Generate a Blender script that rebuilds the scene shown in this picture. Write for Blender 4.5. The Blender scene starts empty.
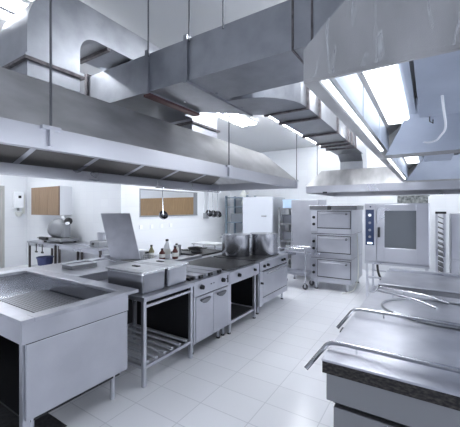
import bpy, bmesh, math, random
from mathutils import Vector, Matrix
random.seed(4)
S = bpy.context.scene
COL = S.collection
# ---------------------------------------------------------------- camera
cam = bpy.data.cameras.new('camera')
co = bpy.data.objects.new('camera', cam); COL.objects.link(co)
co.location = (0, 0, 1.75)
co.rotation_euler = (math.radians(90), 0, math.radians(32.7))
cam.sensor_width = 36; cam.lens = 36*311/460
cam.shift_y = -4.5/460
cam.clip_start = .02
S.camera = co
# ---------------------------------------------------------------- world and exposure
w = bpy.data.worlds.new('world'); S.world = w; w.use_nodes = True
bg = w.node_tree.nodes['Background']
bg.inputs[0].default_value = (.80, .87, 1, 1); bg.inputs[1].default_value = 0.75
S.view_settings.view_transform = 'Standard'; S.view_settings.look = 'None'
S.view_settings.exposure = 1.08; S.view_settings.gamma = 1; S.view_settings.use_curve_mapping = False
TUBE = 15.0       # ceiling luminaires
HOODL = 1.6     # lamps inside the hood

def fill_light(name, loc, rot, sx, sy, power, col=(.86, .91, 1)):
    l = bpy.data.lights.new(name, 'AREA'); l.shape = 'RECTANGLE'; l.size = sx; l.size_y = sy; l.energy = power; l.color = col
    o = bpy.data.objects.new(name, l); COL.objects.link(o); o.location = loc; o.rotation_euler = rot
# area fills added at the right wall and behind the camera, unseen
fill_light('fill_right', (2.93, 2.4, 1.8), (0, math.radians(72), 0), 1.6, 6.0, 120)
fill_light('fill_near', (-4.2, -2.13, 2.1), (math.radians(90), 0, 0), 5.0, 1.9, 30)
# ---------------------------------------------------------------- materials
def mat(name, col, rough=.5, metal=0, emit=None, es=0, alpha=None, trans=0):
    m = bpy.data.materials.new(name); m.use_nodes = True
    b = m.node_tree.nodes['Principled BSDF']
    b.inputs['Base Color'].default_value = (*col, 1)
    b.inputs['Roughness'].default_value = rough
    b.inputs['Metallic'].default_value = metal
    if emit:
        b.inputs['Emission Color'].default_value = (*emit, 1); b.inputs['Emission Strength'].default_value = es
    if trans: b.inputs['Transmission Weight'].default_value = trans
    return m
def noisy(m, scale, vec, c1, c2, r1=None, r2=None, bump=0, detail=4, lo=.35, hi=.65):
    nt = m.node_tree; b = nt.nodes['Principled BSDF']
    tc = nt.nodes.new('ShaderNodeTexCoord'); mp = nt.nodes.new('ShaderNodeMapping')
    mp.inputs['Scale'].default_value = vec
    n = nt.nodes.new('ShaderNodeTexNoise'); n.inputs['Scale'].default_value = scale; n.inputs['Detail'].default_value = detail
    nt.links.new(tc.outputs['Object'], mp.inputs[0]); nt.links.new(mp.outputs[0], n.inputs[0])
    r = nt.nodes.new('ShaderNodeValToRGB')
    r.color_ramp.elements[0].position = lo; r.color_ramp.elements[1].position = hi
    r.color_ramp.elements[0].color = (*c1, 1); r.color_ramp.elements[1].color = (*c2, 1)
    nt.links.new(n.outputs[0], r.inputs[0]); nt.links.new(r.outputs[0], b.inputs['Base Color'])
    if r1 is not None:
        mr = nt.nodes.new('ShaderNodeMapRange'); mr.inputs[1].default_value = .3; mr.inputs[2].default_value = .7
        mr.inputs[3].default_value = r1; mr.inputs[4].default_value = r2
        nt.links.new(n.outputs[0], mr.inputs[0]); nt.links.new(mr.outputs[0], b.inputs['Roughness'])
    if bump:
        bp = nt.nodes.new('ShaderNodeBump'); bp.inputs['Strength'].default_value = bump; bp.inputs['Distance'].default_value = .01
        nt.links.new(n.outputs[0], bp.inputs['Height']); nt.links.new(bp.outputs[0], b.inputs['Normal'])
    return m
def tiled(m, w_, h_, c1, grout, rot=(0, 0, 0), off=(0, 0, 0), mortar=.012, bumpy=0, shift=0):
    nt = m.node_tree; b = nt.nodes['Principled BSDF']
    tc = nt.nodes.new('ShaderNodeTexCoord'); mp = nt.nodes.new('ShaderNodeMapping')
    mp.inputs['Rotation'].default_value = rot; mp.inputs['Location'].default_value = off
    br = nt.nodes.new('ShaderNodeTexBrick'); br.offset = shift; br.inputs['Scale'].default_value = 1
    br.inputs['Brick Width'].default_value = w_; br.inputs['Row Height'].default_value = h_
    br.inputs['Mortar Size'].default_value = mortar; br.inputs['Mortar Smooth'].default_value = .3
    br.inputs['Color1'].default_value = (*c1, 1); br.inputs['Color2'].default_value = (*[v*.96 for v in c1], 1)
    br.inputs['Mortar'].default_value = (*grout, 1)
    nt.links.new(tc.outputs['Object'], mp.inputs[0]); nt.links.new(mp.outputs[0], br.inputs[0])
    nt.links.new(br.outputs[0], b.inputs['Base Color'])
    return m
STEEL = noisy(mat('stainless_steel', (.6, .6, .62), .3, .85), 1.5, (1, 1, 1), (.52, .53, .58), (.60, .61, .66), .27, .33, detail=1)
STEELF = noisy(mat('brushed_steel_front', (.5, .5, .53), .4, .8), 2.5, (1, 1, 1), (.46, .47, .52), (.54, .55, .60), .38, .48)
TOPS = noisy(mat('scratched_steel_top', (.7, .7, .72), .3, .85), 5, (1, 1, 1), (.43, .44, .49), (.52, .53, .58), .33, .38, detail=3)
HOODM = noisy(mat('hood_steel', (.6, .6, .6), .4, .7), 5, (1.5, .5, .5), (.41, .41, .415), (.56, .56, .57), .36, .5, detail=8)
DUCT = noisy(mat('galvanised_duct', (.5, .5, .53), .4, 1), 7, (1, 1, 1), (.33, .345, .375), (.40, .415, .45), .36, .46, detail=6)
FLANGE = noisy(mat('dark_flange', (.13, .12, .13), .5, .6), 20, (1, 1, 1), (.10, .095, .10), (.2, .18, .19))
RUST = mat('dark_red_flange', (.10, .045, .045), .5, .3)
POTM = mat('pot_steel', (.50, .51, .54), .25, 1)
DARKST = mat('dull_shaded_steel', (.26, .265, .28), .45, .85)  # also puts the shade on the near right unit into the colour
LIDM = mat('bright_satin_lid', (.78, .79, .82), .35, .5)
RODM = mat('dark_rod', (.13, .135, .15), .45, .6)
SLAT = mat('pale_zinc', (.62, .64, .68), .35, .3)
HANDLEM = mat('dark_pull', (.16, .165, .18), .35, .8)
FILT = mat('grease_filter', (.17, .16, .15), .45, .8)
BLACK = mat('black_enamel_and_shade', (.012, .012, .014), .45)  # also painted in for the shade of open interiors and gaps
CAST = noisy(mat('cast_iron', (.03, .03, .033), .5, .0), 30, (1, 1, 1), (.018, .018, .02), (.05, .05, .055))
KNOB = mat('black_knob', (.012, .012, .014), .35)
LINER = noisy(mat('hood_liner', (.6,.66,.75), .35, .7), 3, (1,1,1), (.46,.51,.60), (.54,.59,.68), .42, .5)
WHITE = mat('white_plastic', (.85, .87, .9), .35)
RUBBER = mat('grey_rubber', (.08, .08, .09), .6)
GRIME = noisy(mat('grimy_edge', (.03, .03, .03), .5, .4), 40, (1, 1, 2), (.012, .012, .013), (.07, .062, .058), lo=.4, hi=.7)
GLASS = mat('dark_oven_glass', (.10, .11, .125), .08, .0)
NAVY = mat('navy_control_panel', (.02, .035, .09), .25)
CHROME = mat('polished_tube', (.72, .73, .76), .16, 1)
BIN = mat('blue_bin', (.06, .075, .19), .5)
RED = mat('red_sauce', (.10, .02, .015), .3)
YEL = mat('yellow_oil', (.22, .20, .10), .25)
CREAM = mat('cream_plastic', (.75, .76, .72), .4)
GREY = mat('grey_casting', (.27, .28, .30), .45, .3)
TUBEM = mat('lamp_diffuser', (1, 1, 1), .5, 0, (.93, .96, 1), TUBE)
HLM = mat('hood_lamp_diffuser', (1, 1, 1), .5, 0, (.9, .95, 1), HOODL)
LED = mat('indicator', (.8, .9, 1), .4, 0, (.8, .9, 1), 1.0)
def wood():
    m = mat('oak_veneer', (.35, .22, .13), .5)
    return noisy(m, 6, (9, 9, .5), (.22, .15, .095), (.32, .22, .145), lo=.3, hi=.7)
WOOD = wood()
WOOD2 = noisy(mat('honey_wood', (.5, .3, .12), .5), 6, (8, 8, .5), (.24, .145, .065), (.34, .215, .10), lo=.3, hi=.7)
FLOORM = tiled(mat('floor_tile', (.7, .72, .78), .16), .49, .316, (.86, .87, .91), (.68, .69, .73), off=(.18, -.05, 0), mortar=.005)
WALLY = tiled(mat('white_wall_tile', (.8, .8, .8), .3), .3, .2, (.76, .78, .81), (.70, .72, .77), rot=(math.radians(90), 0, 0), mortar=.004)
WALLX = tiled(mat('white_wall_tile_side', (.8, .8, .8), .3), .3, .2, (.76, .78, .81), (.70, .72, .77), rot=(math.radians(90), 0, math.radians(90)), mortar=.004)
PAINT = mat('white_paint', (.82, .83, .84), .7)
DOORM = mat('grey_door_paint', (.42, .42, .41), .5)
PERF = tiled(mat('perforated_plate', (.3, .3, .3), .35, .9), .05, .03, (.09, .09, .10), (.30, .31, .34), mortar=.005)
def film():
    m = mat('protective_film', (.75, .78, .82), .22)
    nt = m.node_tree; b = nt.nodes['Principled BSDF']
    tc = nt.nodes.new('ShaderNodeTexCoord'); mp = nt.nodes.new('ShaderNodeMapping'); mp.inputs['Scale'].default_value = (6, 1, .9)
    mp.inputs['Rotation'].default_value = (0, .5, 0)
    n = nt.nodes.new('ShaderNodeTexNoise'); n.inputs['Scale'].default_value = 2.5; n.inputs['Detail'].default_value = 7; n.inputs['Distortion'].default_value = 2.0
    nt.links.new(tc.outputs['Object'], mp.inputs[0]); nt.links.new(mp.outputs[0], n.inputs[0])
    r = nt.nodes.new('ShaderNodeValToRGB')
    r.color_ramp.elements[0].position = .56; r.color_ramp.elements[1].position = .72
    r.color_ramp.elements[0].color = (.10,)*3+(1,); r.color_ramp.elements[1].color = (.5,)*3+(1,)
    nt.links.new(n.outputs[0], r.inputs[0]); nt.links.new(r.outputs[0], b.inputs['Alpha'])
    bp = nt.nodes.new('ShaderNodeBump'); bp.inputs['Strength'].default_value = .5; bp.inputs['Distance'].default_value = .02
    nt.links.new(n.outputs[0], bp.inputs['Height']); nt.links.new(bp.outputs[0], b.inputs['Normal'])
    return m
FILM = film()

# ---------------------------------------------------------------- mesh helpers
class MB:
    def __init__(s): s.bm = bmesh.new(); s.smooth = False
    def poly(s, vs, faces):
        v = [s.bm.verts.new(p) for p in vs]
        for f in faces:
            try: s.bm.faces.new([v[i] for i in f])
            except ValueError: pass
        return s
    def box(s, x0, x1, y0, y1, z0, z1):
        p = [(x0,y0,z0),(x1,y0,z0),(x1,y1,z0),(x0,y1,z0),(x0,y0,z1),(x1,y0,z1),(x1,y1,z1),(x0,y1,z1)]
        return s.poly(p, [(3,2,1,0),(4,5,6,7),(0,1,5,4),(1,2,6,5),(2,3,7,6),(3,0,4,7)])
    def hexa(s, bot, top):
        return s.poly(list(bot)+list(top), [(3,2,1,0),(4,5,6,7),(0,1,5,4),(1,2,6,5),(2,3,7,6),(3,0,4,7)])
    def prism(s, pts, axis, a, b):
        """pts: 2-D outline; axis x: (y,z), y: (x,z), z: (x,y)"""
        def P(p, t):
            return {'x': (t, p[0], p[1]), 'y': (p[0], t, p[1]), 'z': (p[0], p[1], t)}[axis]
        n = len(pts)
        vs = [P(p, a) for p in pts]+[P(p, b) for p in pts]
        return s.poly(vs, [tuple(range(n))[::-1], tuple(range(n, 2*n))]+[(i, (i+1) % n, n+(i+1) % n, n+i) for i in range(n)])
    def cyl(s, p, q, r, r2=None, n=20):
        p = Vector(p); q = Vector(q); r2 = r if r2 is None else r2
        d = (q-p).normalized(); u = d.orthogonal().normalized(); v = d.cross(u)
        vs = []
        for c, rr in ((p, r), (q, r2)):
            for i in range(n):
                t = 2*math.pi*i/n; vs.append(c+(u*math.cos(t)+v*math.sin(t))*rr)
        s.smooth = True
        return s.poly(vs, [tuple(range(n))[::-1], tuple(range(n, 2*n))]+[(i, (i+1) % n, n+(i+1) % n, n+i) for i in range(n)])
    def lathe(s, prof, c, n=36):
        vs = []; fs = []
        for (r, z) in prof:
            for i in range(n):
                t = 2*math.pi*i/n; vs.append((c[0]+max(r, .0005)*math.cos(t), c[1]+max(r, .0005)*math.sin(t), c[2]+z))
        m = len(prof)
        for j in range(m-1):
            for i in range(n):
                fs.append((j*n+i, j*n+(i+1) % n, (j+1)*n+(i+1) % n, (j+1)*n+i))
        fs.append(tuple(range(n))[::-1]); fs.append(tuple(range((m-1)*n, m*n)))
        s.smooth = True
        return s.poly(vs, fs)
    def tube(s, pts, r, n=10, rnd=.0):
        pts = [Vector(p) for p in pts]
        if rnd:
            out = [pts[0]]
            for i in range(1, len(pts)-1):
                a, b, c = pts[i-1], pts[i], pts[i+1]
                l = min(rnd, (b-a).length*.49, (c-b).length*.49)
                p0 = b+(a-b).normalized()*l; p1 = b+(c-b).normalized()*l
                for k in range(6):
                    t = k/5; out.append(p0*(1-t)**2+b*2*t*(1-t)+p1*t*t)
            out.append(pts[-1]); pts = out
        vs = []; fs = []; u = None
        for i, p in enumerate(pts):
            d = ((pts[min(i+1, len(pts)-1)]-pts[max(i-1, 0)])).normalized()
            if u is None: u = d.orthogonal().normalized()
            u = (u-d*u.dot(d)).normalized(); v = d.cross(u)
            for k in range(n):
                t = 2*math.pi*k/n; vs.append(p+(u*math.cos(t)+v*math.sin(t))*r)
        for i in range(len(pts)-1):
            for k in range(n): fs.append((i*n+k, i*n+(k+1) % n, (i+1)*n+(k+1) % n, (i+1)*n+k))
        fs.append(tuple(range(n))[::-1]); fs.append(tuple(range((len(pts)-1)*n, len(pts)*n)))
        s.smooth = True
        return s.poly(vs, fs)
    def ball(s, c, r, n=16):
        rx, ry, rz = (r, r, r) if not hasattr(r, '__len__') else r
        vs = []; m = n//2
        for j in range(m+1):
            ph = math.pi*j/m
            for i in range(n):
                t = 2*math.pi*i/n; q = max(math.sin(ph), .001)
                vs.append((c[0]+rx*q*math.cos(t), c[1]+ry*q*math.sin(t), c[2]-rz*math.cos(ph)))
        fs = [(j*n+i, j*n+(i+1) % n, (j+1)*n+(i+1) % n, (j+1)*n+i) for j in range(m) for i in range(n)]
        s.smooth = True
        return s.poly(vs, fs+[tuple(range(n))[::-1], tuple(range(m*n, m*n+n))])
def B(*a): return MB().box(*a)
def put(name, mb, m, parent=None, bevel=0, label=None, origin=None):
    bmesh.ops.recalc_face_normals(mb.bm, faces=mb.bm.faces)
    me = bpy.data.meshes.new(name)
    o = Vector((0, 0, 0))
    if parent is None:
        vs = [v.co for v in mb.bm.verts]
        o = Vector(((min(v.x for v in vs)+max(v.x for v in vs))/2, (min(v.y for v in vs)+max(v.y for v in vs))/2, min(v.z for v in vs)))
    else:
        q = parent
        while q: o += q.location; q = q.parent
    for v in mb.bm.verts: v.co -= o
    mb.bm.to_mesh(me); mb.bm.free(); me.materials.append(m)
    if mb.smooth:
        for p in me.polygons: p.use_smooth = True
        me.set_sharp_from_angle(angle=math.radians(40))
    ob = bpy.data.objects.new(name, me); COL.objects.link(ob)
    if parent is not None: ob.parent = parent
    else: ob.location = o
    if bevel:
        b = ob.modifiers.new('bevel', 'BEVEL'); b.width = bevel; b.segments = 2; b.limit_method = 'ANGLE'; b.angle_limit = math.radians(50)
    if label: ob['label'] = label
    return ob
def thing(name, label, cat, loc, group=None):
    o = bpy.data.objects.new(name, None); COL.objects.link(o); o.empty_display_size = .1
    o.location = loc; o['label'] = label; o['category'] = cat
    if group: o['group'] = group
    return o
def tag(o, label, cat, group=None, kind=None):
    o['label'] = label; o['category'] = cat
    if group: o['group'] = group
    if kind: o['kind'] = kind
    return o
def struct(name, mb, m, bevel=0):
    o = put(name, mb, m, None, bevel); o['kind'] = 'structure'; return o
def kids(o): return [c for c in bpy.data.objects if c.parent == o]
def dup(o, loc=None, label=None, parent=None, rz=None):
    ch = kids(o); c = o.copy(); COL.objects.link(c)
    if parent: c.parent = parent
    if loc is not None: c.location = loc
    if rz is not None: c.rotation_euler = (0, 0, rz)
    if label: c['label'] = label
    for k in ch: dup(k, parent=c)
    return c

# ================================================================ THE ROOM
CE = 3.7
struct('floor', B(-12, 3, -2.2, 9.7, -.1, 0), FLOORM)
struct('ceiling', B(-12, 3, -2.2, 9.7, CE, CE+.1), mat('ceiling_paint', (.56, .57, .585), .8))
for n_, (a_, b_, c_) in enumerate(((-.5, 1.4, 0), (1.5, 3.4, 0), (3.5, 5.4, 0))):
    wf = struct('window_%d' % (n_+2), MB().box(2.96, 3, a_, b_, .95, 1.0).box(2.96, 3, a_, b_, 2.8, 2.85).box(2.96, 3, a_, a_+.05, 1.0, 2.8).box(2.96, 3, b_-.05, b_, 1.0, 2.8), PAINT)  # unseen frames on a solid wall, added to go with the fill
struct('wall_far', B(-12, 3.1, 9.6, 9.72, 0, CE), WALLY)
struct('wall_right', B(3, 3.12, -2.2, 9.6, 0, CE), WALLX)
struct('wall_near', B(-12, 3.1, -2.32, -2.2, 0, CE), mat('grey_wall_paint', (.45,.46,.5), .7))
struct('wall_left', B(-10.82, -10.7, 4.15, 4.8, 0, CE), WALLX)
struct('wall_left_near', B(-10.82, -10.7, -2.2, 3.05, 0, CE), WALLX)
struct('wall_left_lintel', B(-10.82, -10.7, 3.05, 4.15, 2.4, CE), WALLX)
d1 = struct('door_1', B(-10.80, -10.74, 3.09, 4.11, .01, 2.36), DOORM)
put('door_handle', MB().cyl((-10.735, 3.98, 1.05), (-10.68, 3.98, 1.05), .012).cyl((-10.69, 3.98, 1.05), (-10.69, 3.86, 1.05), .01), CHROME, d1)
struct('trim_1', MB().box(-10.72, -10.66, 4.09, 4.17, 0, 2.44).box(-10.72, -10.66, 3.03, 3.11, 0, 2.44).box(-10.72, -10.66, 3.11, 4.09, 2.36, 2.44), DOORM)
struct('wall_back', B(-10.7, -6.15, 4.8, 4.92, 0, CE), WALLY)
WX = -6.15
wm = MB().box(WX-.12, WX, 4.92, 5.36, 0, CE).box(WX-.12, WX, 7.67, 9.6, 0, CE).box(WX-.12, WX, 5.36, 7.67, 0, 1.55).box(WX-.12, WX, 5.36, 7.67, 2.27, CE)
struct('wall_passage', wm, WALLX)
w1 = struct('window_1', MB().box(WX-.13, WX+.01, 5.36, 5.385, 1.55, 2.27).box(WX-.13, WX+.01, 7.645, 7.67, 1.55, 2.27).box(WX-.13, WX+.02, 5.36, 7.67, 1.55, 1.575).box(WX-.13, WX+.01, 5.36, 7.67, 2.245, 2.27), GREY)

# ---- ceiling luminaires, the visible ones and hidden ones added for fill
def luminaire(x, y, L, label):
    t = thing('ceiling_light', label, 'ceiling light', (x, y, CE), 'ceiling lights')
    put('housing', B(x-.2, x+.2, y-L/2, y+L/2, CE-.03, CE), PAINT, t)
    put('divider', B(x-.03, x+.03, y-L/2+.02, y+L/2-.02, CE-.065, CE-.03), STEELF, t)
    for sx in (-.115, .115):
        put('lamp_tube', B(x+sx-.075, x+sx+.075, y-L/2+.03, y+L/2-.03, CE-.06, CE-.03), TUBEM, t, .01)
    return t
l0 = luminaire(-3.38, 1.75, 1.5, 'twin tube ceiling light above the rounded duct elbow in top left corner')
dup(l0, (-3.45, 5.45, CE), 'bright ceiling light glimpsed between the small riser duct and curved duct')
dup(l0, (-.6, 8.6, CE), 'added hidden ceiling light at the far wall behind the far hood')  # added out of sight to brighten the far background
dup(l0, (-7.2, 2.6, CE), 'added unseen ceiling light above the preparation tables on the left')  # added, unseen, to light the left walls
dup(l0, (-9.4, 3.0, CE), 'added unseen ceiling light near the grey door')  # second added fixture for the left walls, unseen
dup(l0, (-8.2, 7.2, CE), 'added unseen ceiling light in the room behind the hatch')  # added to light the room beyond the opening, never in view
dup(l0, (-5.3, 6.2, CE), 'added hidden ceiling light in front of the hatch wall')  # hidden fixture added as fill
dup(l0, (-.72, 4.65, CE), 'added hidden ceiling light between sectioned duct and right hood, far one')  # hidden by the hood, added to light the aisle floor
dup(l0, (-.72, 2.9, CE), 'added hidden ceiling light between crossing duct and right hood, near one')  # added likewise for the aisle floor, out of view
dup(l0, (1.6, 7.2, CE), 'added unseen ceiling light over the right end of the far hood')  # unseen, added to brighten the background above the far hood
t = thing('light_strip', 'long slim ceiling light strip running beside the sectioned duct', 'ceiling light', (-2.75, 6.9, CE))
put('housing', B(-2.81, -2.69, 4.4, 9.4, CE-.03, CE), PAINT, t)
put('lamp_tube', B(-2.79, -2.71, 4.45, 9.35, CE-.055, CE-.03), TUBEM, t, .008)

# ================================================================ ISLAND HOOD (left)
t = thing('extractor_hood', 'long steel island extractor hood hanging over the cooking line on the left', 'extractor hood', (-3.1, 3.0, 2.14))
HX0, HX1, HY0, HY1 = -4.12, -2.1, .1, 5.62
zb, zf, zr = 2.14, 2.285, 2.68
rx0, rx1, ry1 = -3.85, -2.36, 4.73
def shell_box(x0, x1, y0, y1, z0, z1, th=.012):
    return MB().box(x0, x1, y0, y0+th, z0, z1).box(x0, x1, y1-th, y1, z0, z1).box(x0, x0+th, y0+th, y1-th, z0, z1).box(x1-th, x1, y0+th, y1-th, z0, z1)
put('fascia', shell_box(HX0, HX1, HY0, HY1, zb, zf, .02), STEEL, t)
body = MB().poly([(HX0, HY0, zf), (HX1, HY0, zf), (HX1, HY1, zf), (HX0, HY1, zf), (rx0, HY0, zr), (rx1, HY0, zr), (rx1, ry1, zr), (rx0, ry1, zr)],
                 [(0, 1, 5, 4), (1, 2, 6, 5), (2, 3, 7, 6), (3, 0, 4, 7), (4, 5, 6, 7)])
bo = put('canopy', body, HOODM, t)
sm = bo.modifiers.new('solid', 'SOLIDIFY'); sm.thickness = .01; sm.offset = -1
# drip gutters, rear inner channel, grease filters with frames
put('gutter', MB().box(HX0+.02, HX0+.10, HY0+.02, HY1-.02, zb+.005, zb+.03).box(HX1-.09, HX1-.02, HY0+.02, HY1-.02, zb+.005, zb+.03), STEEL, t)
nfil = 7
for i in range(nfil):
    y0 = HY0+.05+i*(HY1-HY0-.1)/nfil; y1 = y0+(HY1-HY0-.1)/nfil
    for sgn in (1, -1):
        xa, xb = (HX0+.06, -3.16) if sgn == 1 else (HX1-.06, -3.06)
        f = MB().hexa([(xa, y0+.03, zb+.14), (xb, y0+.03, zb+.42), (xb, y1-.03, zb+.42), (xa, y1-.03, zb+.14)],
                      [(xa, y0+.03, zb+.155), (xb, y0+.03, zb+.435), (xb, y1-.03, zb+.435), (xa, y1-.03, zb+.155)])
        fo = put('grease_filter', f, FILT, t)
        for (ya, yb) in ((y0, y0+.03), (y1-.03, y1)):
            fr = MB()
            fr.hexa([(xa, ya, zb+.135), (xb, ya, zb+.415), (xb, yb, zb+.415), (xa, yb, zb+.135)],
                    [(xa, ya, zb+.16), (xb, ya, zb+.42), (xb, yb, zb+.42), (xa, yb, zb+.16)])
            put('filter_frame', fr, STEEL, fo)
put('centre_beam', B(-3.17, -3.05, HY0+.02, HY1-.02, zb+.38, zb+.42), STEELF, t)
for y in (1.08, 3.23, 5.55):
    rod = MB().cyl((HX1+.012, y, zb+.05), (HX1+.012, y, CE), .008, n=8)
    put('hanger_rod', rod, RODM, t)
    put('rod_clamp', MB().box(HX1, HX1+.03, y-.06, y+.06, zf-.02, zf+.005).box(HX1, HX1+.026, y-.012, y+.012, zb+.02, zf), STEEL, t)
put('hanger_rod', MB().cyl((HX0-.012, 1.4, zb+.05), (HX0-.012, 1.4, CE), .008, n=8).cyl((HX0-.012, 5.5, zb+.05), (HX0-.012, 5.5, CE), .008, n=8), RODM, t)
put('utensil_rail', MB().cyl((-3.85, 3.7, zb-.03), (-3.85, 5.61, zb-.03), .009, n=8).cyl((-3.85, 4.65, zb-.03), (-3.85, 4.65, zb+.20), .006, n=8).cyl((-3.85, 5.59, zb-.03), (-3.85, 5.59, zb+.20), .006, n=8).cyl((-3.85, 3.75, zb-.03), (-3.85, 3.75, zb+.20), .006, n=8), CHROME, t)

# ladles hanging on the rail
def ladle(y, L, label):
    x = -3.85; z0 = zb-.03; zb_ = z0-L
    t = thing('ladle', label, 'ladle', (x, y, zb_), 'ladles hanging below the hood')
    put('handle', MB().tube([(x+.01, y, z0-.01), (x+.012, y, z0+.012), (x-.005, y, z0+.018), (x-.016, y, z0+.0), (x-.012, y, z0-.04), (x, y, zb_+.07)], .009, 8), CHROME, t)
    n = 20; prof = []
    pr = [(.0, 0), (.04, .006), (.07, .03), (.08, .075), (.076, .075), (.064, .032), (.036, .012), (.0, .009)]
    bw = MB().lathe(pr, (0, 0, 0), 24)
    bmesh.ops.rotate(bw.bm, cent=(0, 0, 0), matrix=Matrix.Rotation(math.radians(62), 3, 'Y') @ Matrix.Rotation(math.radians(12), 3, 'X'), verts=bw.bm.verts)
    bmesh.ops.translate(bw.bm, vec=(x-.03, y, zb_+.03), verts=bw.bm.verts)
    put('bowl', bw, mat('ladle_steel', (.22, .22, .24), .25, 1) if 'ladle_steel' not in bpy.data.materials else bpy.data.materials['ladle_steel'], t)
    put('neck', MB().tube([(x, y, zb_+.09), (x+.0, y, zb_+.05), (x-.002, y, zb_+.035)], .008, 8), CHROME, t)
    return t
a = ladle(3.87, .52, 'single dark ladle hanging in front of the wooden hatch panel')
for y, L, lb in ((5.17, .51, 'left ladle of the three hanging together at the hood end'), (5.34, .52, 'middle ladle of the three hanging together at the hood end'), (5.51, .53, 'right ladle of the three hanging together at the hood end')):
    ladle(y, L, lb)

# ================================================================ DUCTS
# A: riser from the hood with elbow, then horizontal run
t = thing('exhaust_duct', 'grey duct with rounded elbow rising from the left hood', 'duct', (-2.65, 1.2, 2.68))
AX0, AX1 = -2.80, -2.36
prof = [(1.06, 2.683), (1.45, 2.683), (1.45, 3.02)]
for k in range(1, 7):
    a_ = math.pi-k*math.pi/12; prof.append((1.45+.14+.14*math.cos(a_), 3.02+.14*math.sin(a_)))
prof += [(2.62, 3.16), (2.62, 3.42), (1.44, 3.42)]
for k in range(1, 9):
    a_ = math.pi/2+k*math.pi/16; prof.append((1.44+.38*math.cos(a_), 3.04+.38*math.sin(a_)))
el = MB().prism(prof, 'x', AX0, AX1)
el.smooth = True
put('duct_body', el, DUCT, t)
put('flange', MB().box(AX0-.025, AX1+.025, 1.035, 1.475, 2.79, 2.812), FLANGE, t)
put('flange', MB().box(AX0-.02, AX1+.02, 1.04, 1.47, 2.816, 2.835), DUCT, t)
put('flange', MB().box(AX0+.0, AX1-.0, 1.70, 1.73, 3.13, 3.16), FLANGE, t)
# B: main trunk across
t = thing('main_duct', 'broad rectangular duct crossing the ceiling from left to right', 'duct', (-1.6, 2.2, 2.8))
trunk = MB().prism([(-3.03, 1.95), (.9, 1.95), (.9, 2.48), (-1.6, 2.48), (-1.67, 3.04), (-2.12, 2.65), (-3.03, 2.65)], 'z', 2.8, 3.14)
put('duct_body', trunk, DUCT, t)
for x, ms in ((-3.03, FLANGE), (-2.12, DUCT), (-1.67, DUCT), (-.76, FLANGE), (-.63, FLANGE)):
    yb = 2.67 if x < -1.9 else (3.04 if x < -1.5 else 2.5)
    hw = .018 if x < -1 else .006
    put('flange', MB().box(x-hw, x+hw, 1.95-hw*1.4, yb, 2.8-hw*1.4, 3.14+hw*1.4), ms, t)
put('flange', B(-2.16, -2.08, 1.93, 2.64, 2.755, 2.775), RUST, t, label='dark red flange strip')
for x in (-2.10, -1.63, -1.3):
    put('hanger_rod', MB().cyl((x, 1.93, 3.1), (x, 1.93, CE), .007, n=8), RODM, t)
for (x, y) in ((-2.0, 2.3), (-1.62, 2.3), (-1.62, 2.75)):
    put('bolt', MB().cyl((x, y, 2.785), (x, y, 2.8), .012, n=8), CHROME, t)
# D: small riser behind
t = thing('riser_duct', 'short square riser duct joining the hood behind the main duct', 'duct', (-2.65, 3.1, 2.68))
put('duct_body', B(-2.9, -2.4, 2.9, 3.42, 2.683, 3.08), STEEL, t)
put('flange', shell_box(-2.93, -2.37, 2.87, 3.45, 2.775, 2.80, .03), FLANGE, t)
put('duct_elbow', B(-2.9, -2.4, 2.66, 2.9, 2.84, 3.08), DUCT, t)
# E: curved branch and sectioned run to the far hood
t = thing('branch_duct', 'sectioned duct curving off and running away to the far hood', 'duct', (-1.3, 4.5, 2.8))
cur = [(-1.65, 3.04), (-1.66, 2.50)]
for k in range(0, 9):
    a_ = -math.pi/2+k*math.pi/16
    cur.append((-1.60+.54*math.cos(a_), 3.06+.54*math.sin(a_)))
cur += [(-1.06, 3.1), (-1.52, 3.1)]
put('curved_section', MB().prism(cur, 'z', 2.79, 3.08), DUCT, t)
run = MB().box(-1.52, -1.06, 3.1, 6.35, 2.8, 3.06)
put('duct_body', run, DUCT, t)
for y in (3.12, 3.52, 4.35, 5.0, 5.25, 5.55):
    put('flange', B(-1.545, -1.035, y-.016, y+.016, 2.775, 3.085), FLANGE, t)
drop = MB().prism([(6.2, 2.8), (6.35, 3.06), (6.75, 2.95), (6.85, 2.7), (6.85, 2.505), (6.4, 2.505), (6.4, 2.68)], 'x', -1.50, -1.08)
put('down_elbow', drop, DUCT, t)
put('hanger_rod', MB().cyl((-1.54, 3.9, 2.8), (-1.54, 3.9, CE), .006, n=8), RODM, t)
put('hanger_rod', MB().cyl((-1.54, 5.3, 2.8), (-1.54, 5.3, CE), .006, n=8), RODM, t)

# ================================================================ FAR HOOD
t = thing('extractor_hood', 'far steel wall hood above the ovens, wide and trapezoid', 'extractor hood', (-.6, 6.9, 2.06))
put('fascia', shell_box(-2.03, .55, 5.9, 8.0, 2.06, 2.19, .02), STEEL, t)
hb = MB().poly([(-2.03, 5.9, 2.19), (.55, 5.9, 2.19), (.55, 8, 2.19), (-2.03, 8, 2.19), (-1.80, 6.15, 2.5), (.35, 6.15, 2.5), (.35, 8, 2.5), (-1.80, 8, 2.5)],
               [(0, 1, 5, 4), (1, 2, 6, 5), (2, 3, 7, 6), (3, 0, 4, 7), (4, 5, 6, 7)])
o = put('canopy', hb, HOODM, t); sm = o.modifiers.new('solid', 'SOLIDIFY'); sm.thickness = .01; sm.offset = -1
for i in range(5):
    x0 = -1.95+i*.5
    put('grease_filter', MB().hexa([(x0, 6.3, 2.1), (x0+.46, 6.3, 2.1), (x0+.46, 7.3, 2.42), (x0, 7.3, 2.42)], [(x0, 6.3, 2.12), (x0+.46, 6.3, 2.12), (x0+.46, 7.3, 2.44), (x0, 7.3, 2.44)]), FILT, t)
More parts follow.
